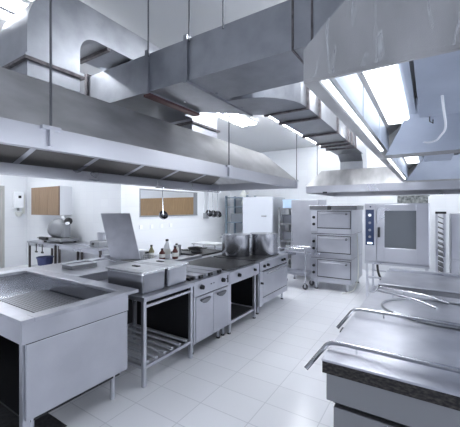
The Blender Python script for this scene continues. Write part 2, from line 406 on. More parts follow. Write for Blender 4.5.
put('clip', B(-1.70, -1.62, 5.885, 5.9, 2.045, 2.075), KNOB, t)
for x in (-1.9, .4):
    put('hanger_rod', MB().cyl((x, 6.2, 2.3), (x, 6.2, CE), .007, n=8), RODM, t)

# ================================================================ RIGHT HOOD (over the kettles)
t = thing('extractor_hood', 'near right extractor hood with plastic film, lit inside, seen from below', 'extractor hood', (.4, 3.4, 2.2))
GX0, GX1 = -.38, 1.35
for (ya, yb) in ((1.08, 3.02), (3.08, 5.86)):
    # outer rim
    put('rim', shell_box(GX0, GX1, ya, yb, 2.2, 2.32, .014).box(GX0+.014, GX0+.05, ya+.014, yb-.014, 2.2, 2.212).box(GX1-.05, GX1-.014, ya+.014, yb-.014, 2.2, 2.212), HOODM, t)
    cx0, cx1 = -.16, 1.13
    gb = MB().poly([(GX0, ya, 2.32), (GX1, ya, 2.32), (GX1, yb, 2.32), (GX0, yb, 2.32), (cx0+.12, ya, 2.62), (cx1-.12, ya, 2.62), (cx1-.12, yb, 2.62), (cx0+.12, yb, 2.62)],
                   [(0, 1, 5, 4), (1, 2, 6, 5), (2, 3, 7, 6), (3, 0, 4, 7), (4, 5, 6, 7)])
    o = put('canopy', gb, HOODM, t); sm = o.modifiers.new('solid', 'SOLIDIFY'); sm.thickness = .008; sm.offset = -1
    # inside: end baffle, filters, lamp
    put('end_baffle', MB().hexa([(GX0+.06, yb-.05, 2.21), (GX1-.06, yb-.05, 2.21), (GX1-.25, yb-.55, 2.5), (GX0+.3, yb-.55, 2.5)],
                               [(GX0+.06, yb-.04, 2.22), (GX1-.06, yb-.04, 2.22), (GX1-.25, yb-.54, 2.51), (GX0+.3, yb-.54, 2.51)]), LINER, t)
    nn = 3 if ya < 2 else 4
    for i in range(nn):
        y0 = ya+.05+i*(yb-ya-.1)/nn; y1 = y0+(yb-ya-.1)/nn-.03
        put('grease_filter', MB().hexa([(GX0+.09, y0, 2.225), (-.29, y0, 2.40), (-.29, y1, 2.40), (GX0+.09, y1, 2.225)],
                                       [(GX0+.085, y0, 2.235), (-.295, y0, 2.41), (-.295, y1, 2.41), (GX0+.085, y1, 2.235)]), LINER, t)
    put('side_lamp', B(GX0+.02, GX0+.06, ya+.05, yb-.2, 2.222, 2.238), HLM, t, label='narrow bright lamp along the hood edge')
    yl0, yl1 = (1.35, 2.72) if ya < 2 else (4.2, 5.2)
    put('hood_lamp', B(-.275, -.125, yl0, yl1, 2.405, 2.43), HLM, t, .012, label='bright rectangular lamp inside the hood')
    put('lamp_tray', B(-.29, -.08, yl0-.03, yl1+.03, 2.43, 2.45), LINER, t)
    put('liner_panel', MB().box(-.06, .24, yl0-.1, yl1-.12, 2.40, 2.42).box(.32, 1.1, yl0-.1, yl1-.12, 2.46, 2.48), LINER, t)
put('protective_film', MB().poly([(GX0-.003, 1.074, 2.21), (.9, 1.074, 2.21), (.9, 1.074, 2.61), (-.05, 1.074, 2.61), (GX0-.003, 1.074, 2.32)], [(0, 1, 2, 3, 4)]), FILM, t, label='wrinkled clear protective film')
put('cable', MB().tube([(.06, 2.15, 2.40), (.07, 2.2, 2.32), (.09, 2.4, 2.26), (.04, 2.75, 2.25), (-.05, 2.9, 2.27), (-.12, 2.74, 2.40)], .007, 8, rnd=.1), WHITE, t, label='white loose cable')
put('hanger_rod', MB().cyl((GX0+.1, 1.6, 2.4), (GX0+.1, 1.6, CE), .007, n=8).cyl((GX0+.1, 5.5, 2.4), (GX0+.1, 5.5, CE), .007, n=8), RODM, t)
put('cable_clip', MB().tube([(.0, 2.62, 2.41), (.0, 2.62, 2.37), (.02, 2.64, 2.36), (.02, 2.66, 2.39)], .004, 6), KNOB, t)

# ================================================================ NEAR UNIT (wet bain-marie / basin)
FX = -2.34
t = thing('basin_counter', 'large steel basin counter in the lower left corner with sunken grid floor', 'basin counter', (-3.3, 1.5, 0))
bx0, bx1, by0, by1 = -4.22, -2.455, 1.10, 1.88
zt = .985
rim = MB().box(-4.42, FX, 1.01, by0, zt-.03, zt).box(-4.42, FX, by1, 2.03, zt-.03, zt).box(bx1, FX, by0, by1, zt-.03, zt).box(-4.42, bx0, by0, by1, zt-.03, zt)
put('worktop', rim, TOPS, t, .004)
put('apron', shell_box(-4.40, FX-.004, 1.02, 1.91, .815, zt-.03, .012), STEELF, t)
put('basin', MB().box(bx0-.01, bx1+.01, by0-.01, by0, .81, zt-.03).box(bx0-.01, bx1+.01, by1, by1+.01, .81, zt-.03).box(bx0-.01, bx0, by0, by1, .81, zt-.03).box(bx1, bx1+.01, by0, by1, .81, zt-.03).box(bx0-.01, bx1+.01, by0-.01, by1+.01, .80, .81), POTM, t)
put('perforated_grid', B(bx0+.5, bx1-.03, by0+.30, by1-.02, .815, .822), PERF, t)
put('drain_plate', B(-3.6, bx1-.05, by0+.02, by0+.28, .812, .83), TOPS, t, .003)
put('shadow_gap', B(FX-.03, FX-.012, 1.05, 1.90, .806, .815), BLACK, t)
put('front_panel', B(FX-.035, FX-.006, 1.05, 1.905, .275, .806), STEELF, t, .004)
put('side_post', MB().box(FX-.09, FX-.04, 1.04, 1.09, .12, .815), STEELF, t)
put('back_panel', MB().box(-4.4, -4.38, 1.1, 1.89, .2, .8).box(-4.38, FX-.1, 1.87, 1.89, .2, .8).box(-4.38, FX-.1, 1.1, 1.87, .2, .215), BLACK, t)  # black colour stands in for the shade inside the counter
for (x, y) in ((FX-.12, 1.13), (FX-.12, 1.83), (-4.32, 1.13), (-4.32, 1.83)):
    put('leg', MB().cyl((x, y, 0), (x, y, .275 if x > -3 else .2), .022), STEEL, t)
o = put('dark_floor_patch', MB().box(-4.6, -2.46, .35, 1.40, 0, .004), CAST)  # flat dark patch laid over the floor tiles
tag(o, 'dark flat patch on the floor under the near basin counter', 'floor drain')

# ================================================================ OPEN TABLE with pans
t = thing('work_table', 'open steel table with slatted undershelf carrying the two lidded containers', 'table', (-2.85, 2.45, 0))
TY0, TY1 = 2.09, 2.85
TZ = .885
put('tabletop', B(-3.36, FX+.01, TY0, TY1, TZ-.045, TZ), TOPS, t, .004)
for x in (FX-.025, -3.33):
    for y in (TY0+.025, TY1-.025):
        put('leg', B(x-.019, x+.019, y-.019, y+.019, 0, TZ-.045), STEEL, t, .003)
put('rail', MB().box(FX-.04, FX-.01, TY0+.044, TY1-.044, .175, .205), STEEL, t)
put('rail', B(-3.31, FX-.044, TY0+.01, TY0+.04, .175, .205), STEEL, t)
put('rail', B(-3.31, FX-.044, TY1-.04, TY1-.01, .175, .205), STEEL, t)
put('rail', MB().box(FX-.04, FX-.01, TY0+.044, TY1-.044, .775, .80), STEEL, t)
for k in range(6):
    y = TY0+.075+k*.118
    put('slat', B(-3.3, FX-.044, y, y+.035, .207, .225), SLAT, t)
put('back_panel', B(-3.355, -3.35, TY0+.05, TY1-.05, .23, .8), BLACK, t)  # black panel paints the shade under the table

def gn_pan(x1, y0, label):
    """lidded deep container; x1 front, y0 near side"""
    W, L, Hh = .335, .58, .23
    x0 = x1-L; y1 = y0+W; z = TZ
    t = thing('food_container', label, 'container', ((x0+x1)/2, (y0+y1)/2, z), 'lidded steel containers on the table')
    i = .012
    put('container_body', MB().hexa([(x0+i, y0+i, z), (x1-i, y0+i, z), (x1-i, y1-i, z), (x0+i, y1-i, z)], [(x0+.004, y0+.004, z+Hh-.01), (x1-.004, y0+.004, z+Hh-.01), (x1-.004, y1-.004, z+Hh-.01), (x0+.004, y1-.004, z+Hh-.01)]), POTM, t, .02)
    put('container_rim', B(x0-.006, x1+.006, y0-.006, y1+.006, z+Hh-.012, z+Hh-.004), CHROME, t, .003)
    lid = put('lid', MB().box(x0-.003, x1+.003, y0-.003, y1+.003, z+Hh-.004, z+Hh+.006).box(x0+.04, x1-.04, y0+.04, y1-.04, z+Hh+.006, z+Hh+.012), LIDM, t, .004)
    cx, cy = (x0+x1)/2, (y0+y1)/2
    put('handle', MB().box(cx-.045, cx+.045, cy-.02, cy+.02, z+Hh+.012, z+Hh+.02), BLACK, lid)
    return t
gn_pan(-2.40, 2.13, 'nearer lidded steel food container on the open table')
p2 = gn_pan(-2.40, 2.49, 'farther lidded steel food container, beside the range')

def knob(t, x, y, z, r=.031):
    k = put('knob', MB().cyl((x, y, z), (x+.035, y, z), r, r*.85), KNOB, t)
    put('pointer', B(x+.035, x+.042, y-.004, y+.004, z-r*.8, z+r*.8), KNOB, k)
def foot(t, x, y, h, r=.02, cuff=True):
    f = put('foot', MB().cyl((x, y, .012), (x, y, h), r), STEEL, t)
    put('foot_pad', MB().cyl((x, y, 0), (x, y, .02), r*1.3), KNOB, f)

# ================================================================ RANGE WITH TWO DOORS
t = thing('cooking_range', 'cooking range with two small doors and burner covers, next to open table', 'cooking range', (-2.85, 3.25, 0))
RY0, RY1 = 2.86, 3.63
put('body', MB().box(-3.36, FX-.02, RY0+.003, RY1-.003, .15, .86), BLACK, t)  # black body colour includes the shade beside the open table
put('control_panel', B(FX-.03, FX, RY0, RY1, .70, .865), STEELF, t, .004)
put('side_frame', MB().box(FX-.03, FX-.005, RY0, RY0+.03, .14, .70).box(FX-.03, FX-.005, RY1-.03, RY1, .14, .70), STEEL, t)
for (a0, a1) in ((RY0+.035, RY0+.385), (RY0+.39, RY1-.035)):
    dd = put('door', B(FX-.018, FX+.004, a0, a1, .15, .69), STEELF, t, .004)
    hy = (a0+a1)/2
    put('door_handle', MB().prism([(hy-.10, .655), (hy+.09, .655), (hy+.10, .64), (hy+.06, .61), (hy, .595), (hy-.05, .605), (hy-.10, .635)], 'x', FX+.004, FX+.03), HANDLEM, dd, .006)
knob(t, FX, 3.0, .80); knob(t, FX, 3.46, .80)
for y in (3.2, 3.26, 3.56): put('indicator', MB().cyl((FX, y, .80), (FX+.006, y, .80), .007, n=10), KNOB, t)
put('socket_slot', B(FX, FX+.004, 3.575, 3.60, .74, .84), KNOB, t)
put('top_plate', MB().box(-3.36, FX+.005, RY0, RY1, .86, .885), TOPS, t, .003)
for k in range(3):
    y0 = RY0+.12+k*.2
    gc = put('burner_cover', MB().box(-3.3, FX-.07, y0, y0+.17, .885, .925), TOPS, t, .004)
    put('cover_notch', MB().box(FX-.07, FX-.045, y0+.05, y0+.12, .886, .926), KNOB, gc)
put('trivet', MB().box(-2.62, -2.42, RY0+.02, RY0+.035, .886, .905).box(-2.62, -2.42, RY0+.08, RY0+.095, .886, .905).box(-2.60, -2.44, RY0+.02, RY0+.10, .905, .915), KNOB, t)
for y in (RY0+.05, RY1-.16, RY1-.05): foot(t, FX-.08, y, .15)
foot(t, -3.28, RY0+.06, .15); foot(t, -3.28, RY1-.06, .15)

# ================================================================ OPEN PLANCHA UNIT
t = thing('griddle_unit', 'black flat griddle on open steel stand in the middle of the line', 'griddle', (-2.85, 4.05, 0))
GY0, GY1 = 3.64, 4.52
put('control_panel', B(FX-.03, FX, GY0, GY1, .70, .865), STEELF, t, .004)
put('body', B(-3.36, FX-.03, GY0+.003, GY1-.003, .68, .865), STEELF, t)
put('griddle_plate', B(-3.32, FX-.06, GY0+.01, GY1-.01, .865, .895), CAST, t, .006)
knob(t, FX, 3.88, .79, .028); knob(t, FX, 4.36, .79, .022)
for (x, y) in ((FX-.03, GY0+.02), (FX-.03, GY1-.12), (-3.33, GY0+.03), (-3.33, GY1-.03)):
    lg = put('leg', B(x-.02, x+.02, y-.015, y+.025, 0.015, .70 if x > -3 else .68), STEEL, t)
    put('foot_pad', MB().cyl((x, y+.005, 0), (x, y+.005, .02), .025), KNOB, lg)
put('undershelf', B(-3.31, FX-.052, GY0+.01, GY1-.1, .14, .155), CAST, t)  # shelf coloured dark to stand in for shade under the griddle
put('rail', B(FX-.05, FX-.02, GY0+.05, GY1-.15, .13, .165), STEEL, t)
put('back_panel', B(-3.33, -3.32, GY0+.05, GY1-.05, .16, .68), BLACK, t)  # blackened to paint the shade of the open interior
put('side_panel', B(-3.30, FX-.06, GY1-.05, GY1-.03, .16, .68), BLACK, t)  # added black side, interior shade put into its colour

# ================================================================ OVEN RANGE at the line's end
t = thing('oven_range', 'oven range at the far end of the line with drop-down door', 'oven range', (-2.85, 5.1, 0))
OY0, OY1 = 4.56, 5.74
put('body', B(-3.36, FX-.03, OY0+.003, OY1-.003, .15, .865), STEELF, t)
put('filler_panel', B(FX-.05, FX-.02, OY0-.03, OY0, .14, .86), STEELF, t)
put('control_panel', B(FX-.03, FX+.004, OY0, OY1, .72, .865), STEELF, t, .004)
put('door_gap', B(FX-.032, FX-.020, OY0+.105, OY1-.004, .245, .715), BLACK, t)
dd = put('oven_door', B(FX-.03, FX-.002, OY0+.12, OY1-.015, .275, .695), STEELF, t, .005)
put('door_handle', MB().cyl((FX+.03, OY0+.2, .665), (FX+.03, OY1-.1, .665), .012).cyl((FX-.002, OY0+.25, .665), (FX+.03, OY0+.25, .665), .008).cyl((FX-.002, OY1-.15, .665), (FX+.03, OY1-.15, .665), .008), CHROME, dd)
put('kick_panel', B(FX-.03, FX-.006, OY0+.12, OY1-.01, .16, .255), STEELF, t)
put('side_strip', B(FX-.03, FX-.004, OY0, OY0+.11, .14, .71), STEELF, t)
for y in (OY0+.13, OY0+.27, OY0+.88, OY0+.98): knob(t, FX+.004, y, .795, .027)
knob(t, FX-.004, OY0+.055, .52, .02)
put('top_plate', B(-3.36, FX+.008, OY0-.03, OY1, .865, .88), STEEL, t, .003)
put('hot_plate', B(-3.3, FX-.09, OY0+.02, OY1-.2, .88, .895), CAST, t, .005)
for (x, y) in ((FX-.08, OY0+.05), (FX-.08, OY1-.1), (-3.28, OY0+.06), (-3.28, OY1-.06)): foot(t, x, y, .15)

# stock pots
def pot(x, y, z, r, h, label):
    t = thing('stock_pot', label, 'stock pot', (x, y, z), 'stock pots on the hot plates')
    put('pot_body', MB().lathe([(r*.97, 0), (r, .012), (r, h-.01), (r+.01, h-.006), (r+.01, h), (r-.004, h), (r-.006, h-.02), (r-.006, .014), (0, .012)], (x, y, z), 48), POTM, t)
    put('lid', MB().lathe([(r-.008, h-.012), (r-.008, h-.004), (r*.8, h+.006), (0, h+.012)], (x, y, z), 48), POTM, t)
    for a_ in (.35, .35+math.pi):
        c_, s_ = math.cos(a_), math.sin(a_)
        def Q(u, v, zz): return (x+c_*u-s_*v, y+s_*u+c_*v, z+zz)
        put('handle', MB().tube([Q(r, -.06, h-.06), Q(r+.045, -.05, h-.055), Q(r+.045, .05, h-.055), Q(r, .06, h-.06)], .007, 8, rnd=.02), CHROME, t)
    return t
pot(-3.0, 4.87, .896, .255, .39, 'left stock pot of the pair on the hot plate')
pot(-2.67, 5.35, .896, .262, .39, 'right stock pot of the pair, nearest the aisle end')

# ================================================================ BACK ROW of the island
t = thing('back_counter', 'plain steel counter behind the open table carrying the shallow tray', 'counter', (-3.9, 2.5, 0))
put('worktop', B(-4.42, -3.37, 2.04, 3.02, .955, .985), TOPS, t, .004)
put('cabinet_body', B(-4.38, -3.39, 2.06, 3.0, .15, .955), STEELF, t)
for (x, y) in ((-4.3, 2.14), (-4.3, 2.92), (-3.47, 2.14), (-3.47, 2.92)): foot(t, x, y, .15)
# shallow tray
def tray(t, cx, cy, z, w, l, h):
    put('tray_pan', MB().box(cx-w/2, cx+w/2, cy-l/2, cy+l/2, z, z+.006).box(cx-w/2-.006, cx-w/2, cy-l/2, cy+l/2, z, z+h).box(cx+w/2, cx+w/2+.006, cy-l/2, cy+l/2, z, z+h).box(cx-w/2, cx+w/2, cy-l/2-.006, cy-l/2, z, z+h).box(cx-w/2, cx+w/2, cy+l/2, cy+l/2+.006, z, z+h), DARKST, t)  # dark pan colour takes in the shadow below the rim
    put('tray_rim', shell_box(cx-w/2-.02, cx+w/2+.02, cy-l/2-.02, cy+l/2+.02, z+h, z+h+.006, .028), CHROME, t)
    put('tray_lid', B(cx-w/2+.01, cx+w/2-.01, cy-l/2+.01, cy+l/2-.01, z+h-.012, z+h-.006), TOPS, t)
t = thing('shallow_tray', 'small shallow steel tray with rim on the counter behind basin', 'tray', (-3.88, 2.36, .985))
tray(t, -3.88, 2.38, .985, .22, .34, .05)
o = put('tongs', MB().tube([(-4.10, 2.66, .998), (-3.9, 2.8, 1.03), (-3.72, 2.82, .998)], .007, 8), CHROME)
tag(o, 'thin steel tongs lying behind the shallow tray, nearer one', 'tongs')
o = put('tongs', MB().tube([(-4.12, 2.74, .998), (-3.95, 2.9, 1.04), (-3.76, 2.94, .998)], .007, 8), CHROME)
tag(o, 'thin steel tongs lying behind the shallow tray, farther one', 'tongs')

# fryer with raised lid
t = thing('tilting_pan', 'cooker unit in the back row with tall lid standing open', 'cooker', (-3.9, 3.3, 0))
put('body', B(-4.38, -3.39, 3.04, 3.56, .15, .90), STEELF, t)
put('pan_rim', shell_box(-4.40, -3.38, 3.035, 3.565, .90, .93, .08), STEEL, t)
put('pan_floor', B(-4.32, -3.46, 3.115, 3.485, .90, .905), CAST, t)
A_ = Vector((-4.27, 3.15, .935)); Bv = Vector((-3.94, 3.46, .935)); up = Vector((-.21, -.04, .74)); nrm = (Bv-A_).cross(up).normalized()*.045
lid = put('lid', MB().hexa([A_, Bv, Bv+nrm, A_+nrm], [A_+up, Bv+up, Bv+up+nrm, A_+up+nrm]), TOPS, t, .006, label='tall grey steel lid standing open')
put('hinge', MB().box(-4.40, -4.30, 3.06, 3.16, .93, 1.02), STEEL, t)
put('lid_handle', MB().tube([tuple(A_-nrm*.3+up*.35), tuple(A_-nrm*1.0+up*.36), tuple(A_-nrm*1.0+up*.55), tuple(A_-nrm*.3+up*.56)], .008, 8), KNOB, lid)
for (x, y) in ((-4.3, 3.12), (-4.3, 3.48), (-3.47, 3.12), (-3.47, 3.48)): foot(t, x, y, .15)

t = thing('back_range', 'rear range of the island with griddle and raised splash ledge', 'cooking range', (-3.9, 4.6, 0))
put('body', B(-4.38, -3.39, 3.58, 5.72, .15, .87), STEELF, t)
put('top_plate', B(-4.42, -3.37, 3.575, 5.73, .87, .885), TOPS, t, .003)
put('splash_ledge', MB().box(-3.50, -3.42, 3.58, 4.4, .885, .93), STEEL, t)
put('griddle_plate', B(-4.3, -3.5, 4.45, 5.25, .885, .915), CAST, t, .005)
for (x, y) in ((-4.3, 3.7), (-4.3, 5.6), (-3.47, 3.7), (-3.47, 5.6)): foot(t, x, y, .15)
# things on the back row
def bottle(x, y, z, r, h, m, label, cap=KNOB):
    t = thing('bottle', label, 'bottle', (x, y, z), 'bottles on the back range')
    put('bottle_body', MB().lathe([(r*.9, 0), (r, .01), (r, h*.6), (r*.45, h*.8), (r*.38, h*.9), (0, h*.9)], (x, y, z), 20), m, t)
    put('cap', MB().lathe([(r*.45, h*.9), (r*.45, h), (0, h)], (x, y, z), 16), cap, t)
    put('bottle_label', MB().lathe([(r+.001, h*.2), (r+.002, h*.2), (r+.002, h*.5), (r+.001, h*.5)], (x, y, z), 20), CREAM, t)
bottle(-3.95, 3.70, .885, .045, .26, YEL, 'yellow oil bottle, leftmost behind the containers')
bottle(-3.86, 3.86, .885, .05, .19, RED, 'squat red sauce bottle beside yellow oil bottle')
bottle(-3.92, 4.04, .885, .06, .33, WHITE, 'tall white bottle with black cap, tallest of the bottles')
bottle(-3.72, 4.03, .885, .05, .22, RED, 'red sauce bottle in front of tall white bottle')
bottle(-3.86, 4.22, .885, .045, .24, CREAM, 'cream squeeze bottle right of the tall white bottle')
t = thing('storage_box', 'small white box with black slot left of the bottles', 'box', (-4.18, 3.72, .885))
put('box_body', B(-4.3, -4.06, 3.62, 3.84, .885, 1.04), WHITE, t, .006); put('slot', B(-4.06, -4.056, 3.66, 3.80, .99, 1.02), KNOB, t)
t = thing('wire_basket', 'small wire basket next to the white box', 'basket', (-3.9, 3.6, .885))
wb = MB()
for zz in (.9, .94, .98): wb.tube([(-4.02, 3.59, zz), (-3.75, 3.59, zz), (-3.75, 3.64, zz), (-4.02, 3.64, zz), (-4.02, 3.59, zz)], .004, 6)
for k in range(6): wb.cyl((-4.02+k*.054, 3.59, .885), (-4.02+k*.054, 3.59, .98), .003, n=6)
put('basket_wire', wb, GREY, t)
t = thing('spice_tub', 'upright grey steel tub right of the bottles', 'tub', (-4.0, 4.42, .885))
put('tub_body', MB().lathe([(.06, 0), (.075, .18), (.08, .185), (.07, .185), (.056, .01), (0, .01)], (-4.0, 4.40, .885), 24), STEEL, t)
def skillet(x, y, z, r, ang, label):
    t = thing('frying_pan', label, 'frying pan', (x, y, z), 'black pans on the back griddle')
    put('pan_body', MB().lathe([(r*.8, 0), (r, .05), (r-.008, .05), (r*.78, .008), (0, .008)], (x, y, z), 32), CAST, t)
    c_, s_ = math.cos(ang), math.sin(ang)
    put('handle', MB().tube([(x+c_*r*.95, y+s_*r*.95, z+.04), (x+c_*(r+.22), y+s_*(r+.22), z+.07)], .012, 8), KNOB, t)
skillet(-4.05, 4.98, .915, .15, -.2, 'black frying pan on the rear griddle behind the farther container')
skillet(-3.72, 4.62, .915, .12, -2.6, 'smaller black frying pan nearer the burner covers')
t = thing('white_shelf', 'low glass-white raised shelf behind the griddle', 'shelf', (-4.2, 5.5, .885))
put('shelf_board', B(-4.40, -3.75, 5.28, 5.70, .985, 1.01), WHITE, t, .004)
for (x, y) in ((-4.36, 5.32), (-3.79, 5.32), (-4.36, 5.66), (-3.79, 5.66)): put('shelf_leg', MB().cyl((x, y, .885), (x, y, .985), .012, n=8), CHROME, t)

# ================================================================ LEFT: preparation tables, slicer, cabinet
for i, (xa, xb, lb) in enumerate(((-9.15, -7.76, 'steel preparation table under the wall cabinet, blue bin below'), (-7.68, -5.95, 'steel preparation table reaching to the wall corner, behind the tray'))):
    t = thing('preparation_table', lb, 'table', ((xa+xb)/2, 4.4, 0), 'preparation tables along the back wall')
    put('tabletop', B(xa, xb, 4.1, 4.79, .85, .89), TOPS, t, .004)
    put('drawer_rail', B(xa+.05, xb-.05, 4.13, 4.16, .77, .85), STEEL, t)
    for x in (xa+.05, xb-.05):
        for y in (4.15, 4.74): put('leg', B(x-.025, x+.025, y-.02, y+.02, 0, .85), mat('dark_leg', (.08, .07, .07), .5, .5) if 'dark_leg' not in bpy.data.materials else bpy.data.materials['dark_leg'], t)
    put('undershelf', B(xa+.03, xb-.03, 4.2, 4.7, .2, .22), STEEL, t)
for x in (-8.62, -8.32):
    o = put('hanging_tool', MB().cyl((x, 4.09, .85), (x, 4.09, .66), .012, n=8).box(x-.05, x+.05, 4.08, 4.10, .62, .66), KNOB)
    tag(o, 'dark utensil hanging at the table front, ' + ('left one' if x < -8.5 else 'right one near the slicer'), 'utensil', 'utensils hanging at the table front')
t = thing('storage_bin', 'round blue bin under the left preparation table', 'bin', (-8.9, 4.45, .22))
put('bin_body', MB().lathe([(.17, 0), (.20, .19), (.215, .19), (.215, .22), (.20, .22), (.16, .01), (0, .01)], (-8.9, 4.45, .221), 28), BIN, t)
t = thing('food_slicer', 'grey machine with rounded body and black knobs on the left table', 'food slicer', (-8.1, 4.45, .89))
sx, sy, sz = -8.12, 4.42, .89
put('base', MB().box(sx-.35, sx+.42, sy-.2, sy+.2, sz+.03, sz+.10), GREY, t, .02)
for dx in (-.28, .35):
    for dy in (-.15, .15): put('foot', MB().cyl((sx+dx, sy+dy, sz), (sx+dx, sy+dy, sz+.035), .03), KNOB, t)
t.scale = (1.2, 1.2, 1.2)
put('housing', MB().ball((sx+.0, sy, sz+.30), (.33, .17, .21), 24), GREY, t)
put('hopper', MB().ball((sx-.14, sy+.02, sz+.25), (.24, .16, .16), 20), GREY, t)
put('neck', MB().box(sx+.18, sx+.32, sy-.08, sy+.08, sz+.1, sz+.42), GREY, t, .03)
put('head', MB().ball((sx+.36, sy, sz+.46), (.09, .08, .08)), KNOB, t)
put('knob', MB().cyl((sx+.30, sy-.05, sz+.5), (sx+.30, sy-.1, sz+.56), .03).cyl((sx+.42, sy-.04, sz+.42), (sx+.47, sy-.1, sz+.42), .03), WHITE, t)
put('carriage', MB().box(sx-.33, sx-.05, sy-.26, sy-.2, sz+.06, sz+.12), KNOB, t)
put('carriage_rod', MB().cyl((sx-.45, sy-.22, sz+.09), (sx-.1, sy-.22, sz+.09), .015), CHROME, t)
o = put('cutting_board', B(-7.3, -6.7, 4.3, 4.65, .89, .91), TOPS, None, .004); tag(o, 'flat steel board lying on the right preparation table', 'board')
# small dark machine near the wall corner
t = thing('blender_base', 'small grey kitchen machine on the table left of the tall lid', 'kitchen machine', (-6.35, 4.4, .89))
put('base', B(-6.55, -6.2, 4.25, 4.6, .89, 1.02), GREY, t, .02); put('jug', MB().lathe([(.07, .13), (.09, .32), (.085, .32), (.06, .14), (0, .14)], (-6.36, 4.42, .89), 20), STEEL, t); put('knob', MB().cyl((-6.4, 4.25, .96), (-6.4, 4.22, .96), .03), KNOB, t)

t = thing('wall_cabinet', 'brown wooden three-door wall cabinet with white side, hung on back wall', 'cabinet', (-8.93, 4.6, 1.58))
put('carcass', B(-9.67, -8.19, 4.47, 4.8, 1.58, 2.36), mat('white_laminate', (.74, .76, .80), .4), t)
for (a0, a1) in ((-9.67, -9.22), (-9.217, -8.77), (-8.767, -8.22)):
    put('door', B(a0+.003, a1-.003, 4.45, 4.47, 1.585, 2.355), WOOD, t, .002)
put('edge_strip', B(-8.217, -8.19, 4.45, 4.47, 1.58, 2.36), mat('dark_edge', (.12, .075, .05), .5), t)
t = thing('soap_dispenser', 'white wall soap dispenser with cup below, left of wooden cabinet', 'dispenser', (-10.7, 4.52, 1.4))
put('dispenser_body', B(-10.7, -10.56, 4.38, 4.66, 1.78, 2.28), WHITE, t, .03)
put('window_slot', B(-10.56, -10.555, 4.50, 4.58, 2.08, 2.16), KNOB, t)
put('nozzle', MB().cyl((-10.62, 4.52, 1.70), (-10.62, 4.52, 1.78), .03), GREY, t)
put('drip_cup', MB().lathe([(.05, 0), (.12, .14), (.125, .14), (.11, .12), (0, .02)], (-10.58, 4.52, 1.52), 20).box(-10.7, -10.62, 4.48, 4.56, 1.55, 1.62), CREAM, t)
put('side_plate', B(-10.7, -10.68, 4.66, 4.74, 1.6, 2.2), CREAM, t)

# room behind the hatch: wooden panelling
t = thing('wooden_partition', 'honey-brown wooden panelling seen through the wall hatch', 'partition', (-8.6, 9.0, 0))
for k in range(8):
    x0 = -10.6+k*.55
    put('plank', B(x0, x0+.545, 9.0, 9.04, 0, 2.19), WOOD2, t)
put('rail', B(-10.6, -6.3, 9.04, 9.10, 1.2, 1.3), WOOD2, t)
# switch and conduit
t = thing('wall_switch', 'grey conduit with switch box on wall right of the hatch', 'switch', (WX, 8.1, 1.5))
put('conduit', B(WX, WX+.03, 8.02, 8.14, 1.62, 2.6), mat('pale_grey', (.55, .57, .6), .5), t)
put('switch_box', B(WX, WX+.06, 7.98, 8.2, 1.44, 1.62), GREY, t, .005)
for k in range(4):
    y = 5.4+k*.36; o = put('wall_socket', MB().box(WX, WX+.015, y-.05, y+.05, 1.24, 1.34).box(WX+.015, WX+.018, y-.02, y+.02, 1.27, 1.31), WHITE, None, .004)
    tag(o, 'white wall socket below the hatch, ' + ('first from left', 'second from left', 'third from left', 'rightmost')[k], 'socket', 'wall sockets under the hatch')

# ================================================================ FAR END
def rack(x0, x1, y0, y1, zs, top, label, m):
    t = thing('storage_rack', label, 'rack', ((x0+x1)/2, (y0+y1)/2, 0))
    for x in (x0, x1):
        for y in (y0, y1): put('post', B(x-.03, x+.03, y-.03, y+.03, 0, top), m, t)
    for z in zs: put('shelf', B(x0-.03, x1+.03, y0-.03, y1+.03, z, z+.03), m, t)
    return t
RKM = mat('blue_grey_metal', (.22, .28, .34), .4, .6)
rack(-5.86, -5.04, 8.9, 9.45, (.25, .8, 1.28, 1.80, 2.12), 2.2, 'blue-grey open storage rack at far wall behind stock pots', RKM)
t = thing('grey_crate', 'grey crate on the rack shelf just above the left stock pot', 'crate', (-5.3, 9.1, 1.31)); put('crate_body', B(-5.72, -5.14, 8.94, 9.4, 1.31, 1.58), mat('crate_grey', (.2, .22, .25), .5), t, .01)
put('crate_rim', shell_box(-5.70, -5.08, 8.90, 9.42, 1.58, 1.60, .03), GREY, t)
t = thing('white_jug', 'pale pointed jug on top of the storage rack', 'jug', (-5.35, 9.1, 2.15)); put('jug_body', MB().lathe([(.12, 0), (.13, .08), (.05, .2), (.02, .3), (0, .3)], (-5.3, 9.1, 2.15), 20), CREAM, t); put('spout', MB().cyl((-5.2, 9.08, 2.22), (-5.06, 9.04, 2.30), .03, .015), CREAM, t)
t = thing('plastic_bag', 'pale bundle on the middle shelf of the storage rack', 'bundle', (-5.1, 9.1, 1.83)); put('bundle_body', MB().ball((-5.22, 9.1, 1.95), (.14, .14, .12)), CREAM, t); put('knot', MB().ball((-5.22, 9.1, 2.07), (.04, .04, .035), 12), CREAM, t)

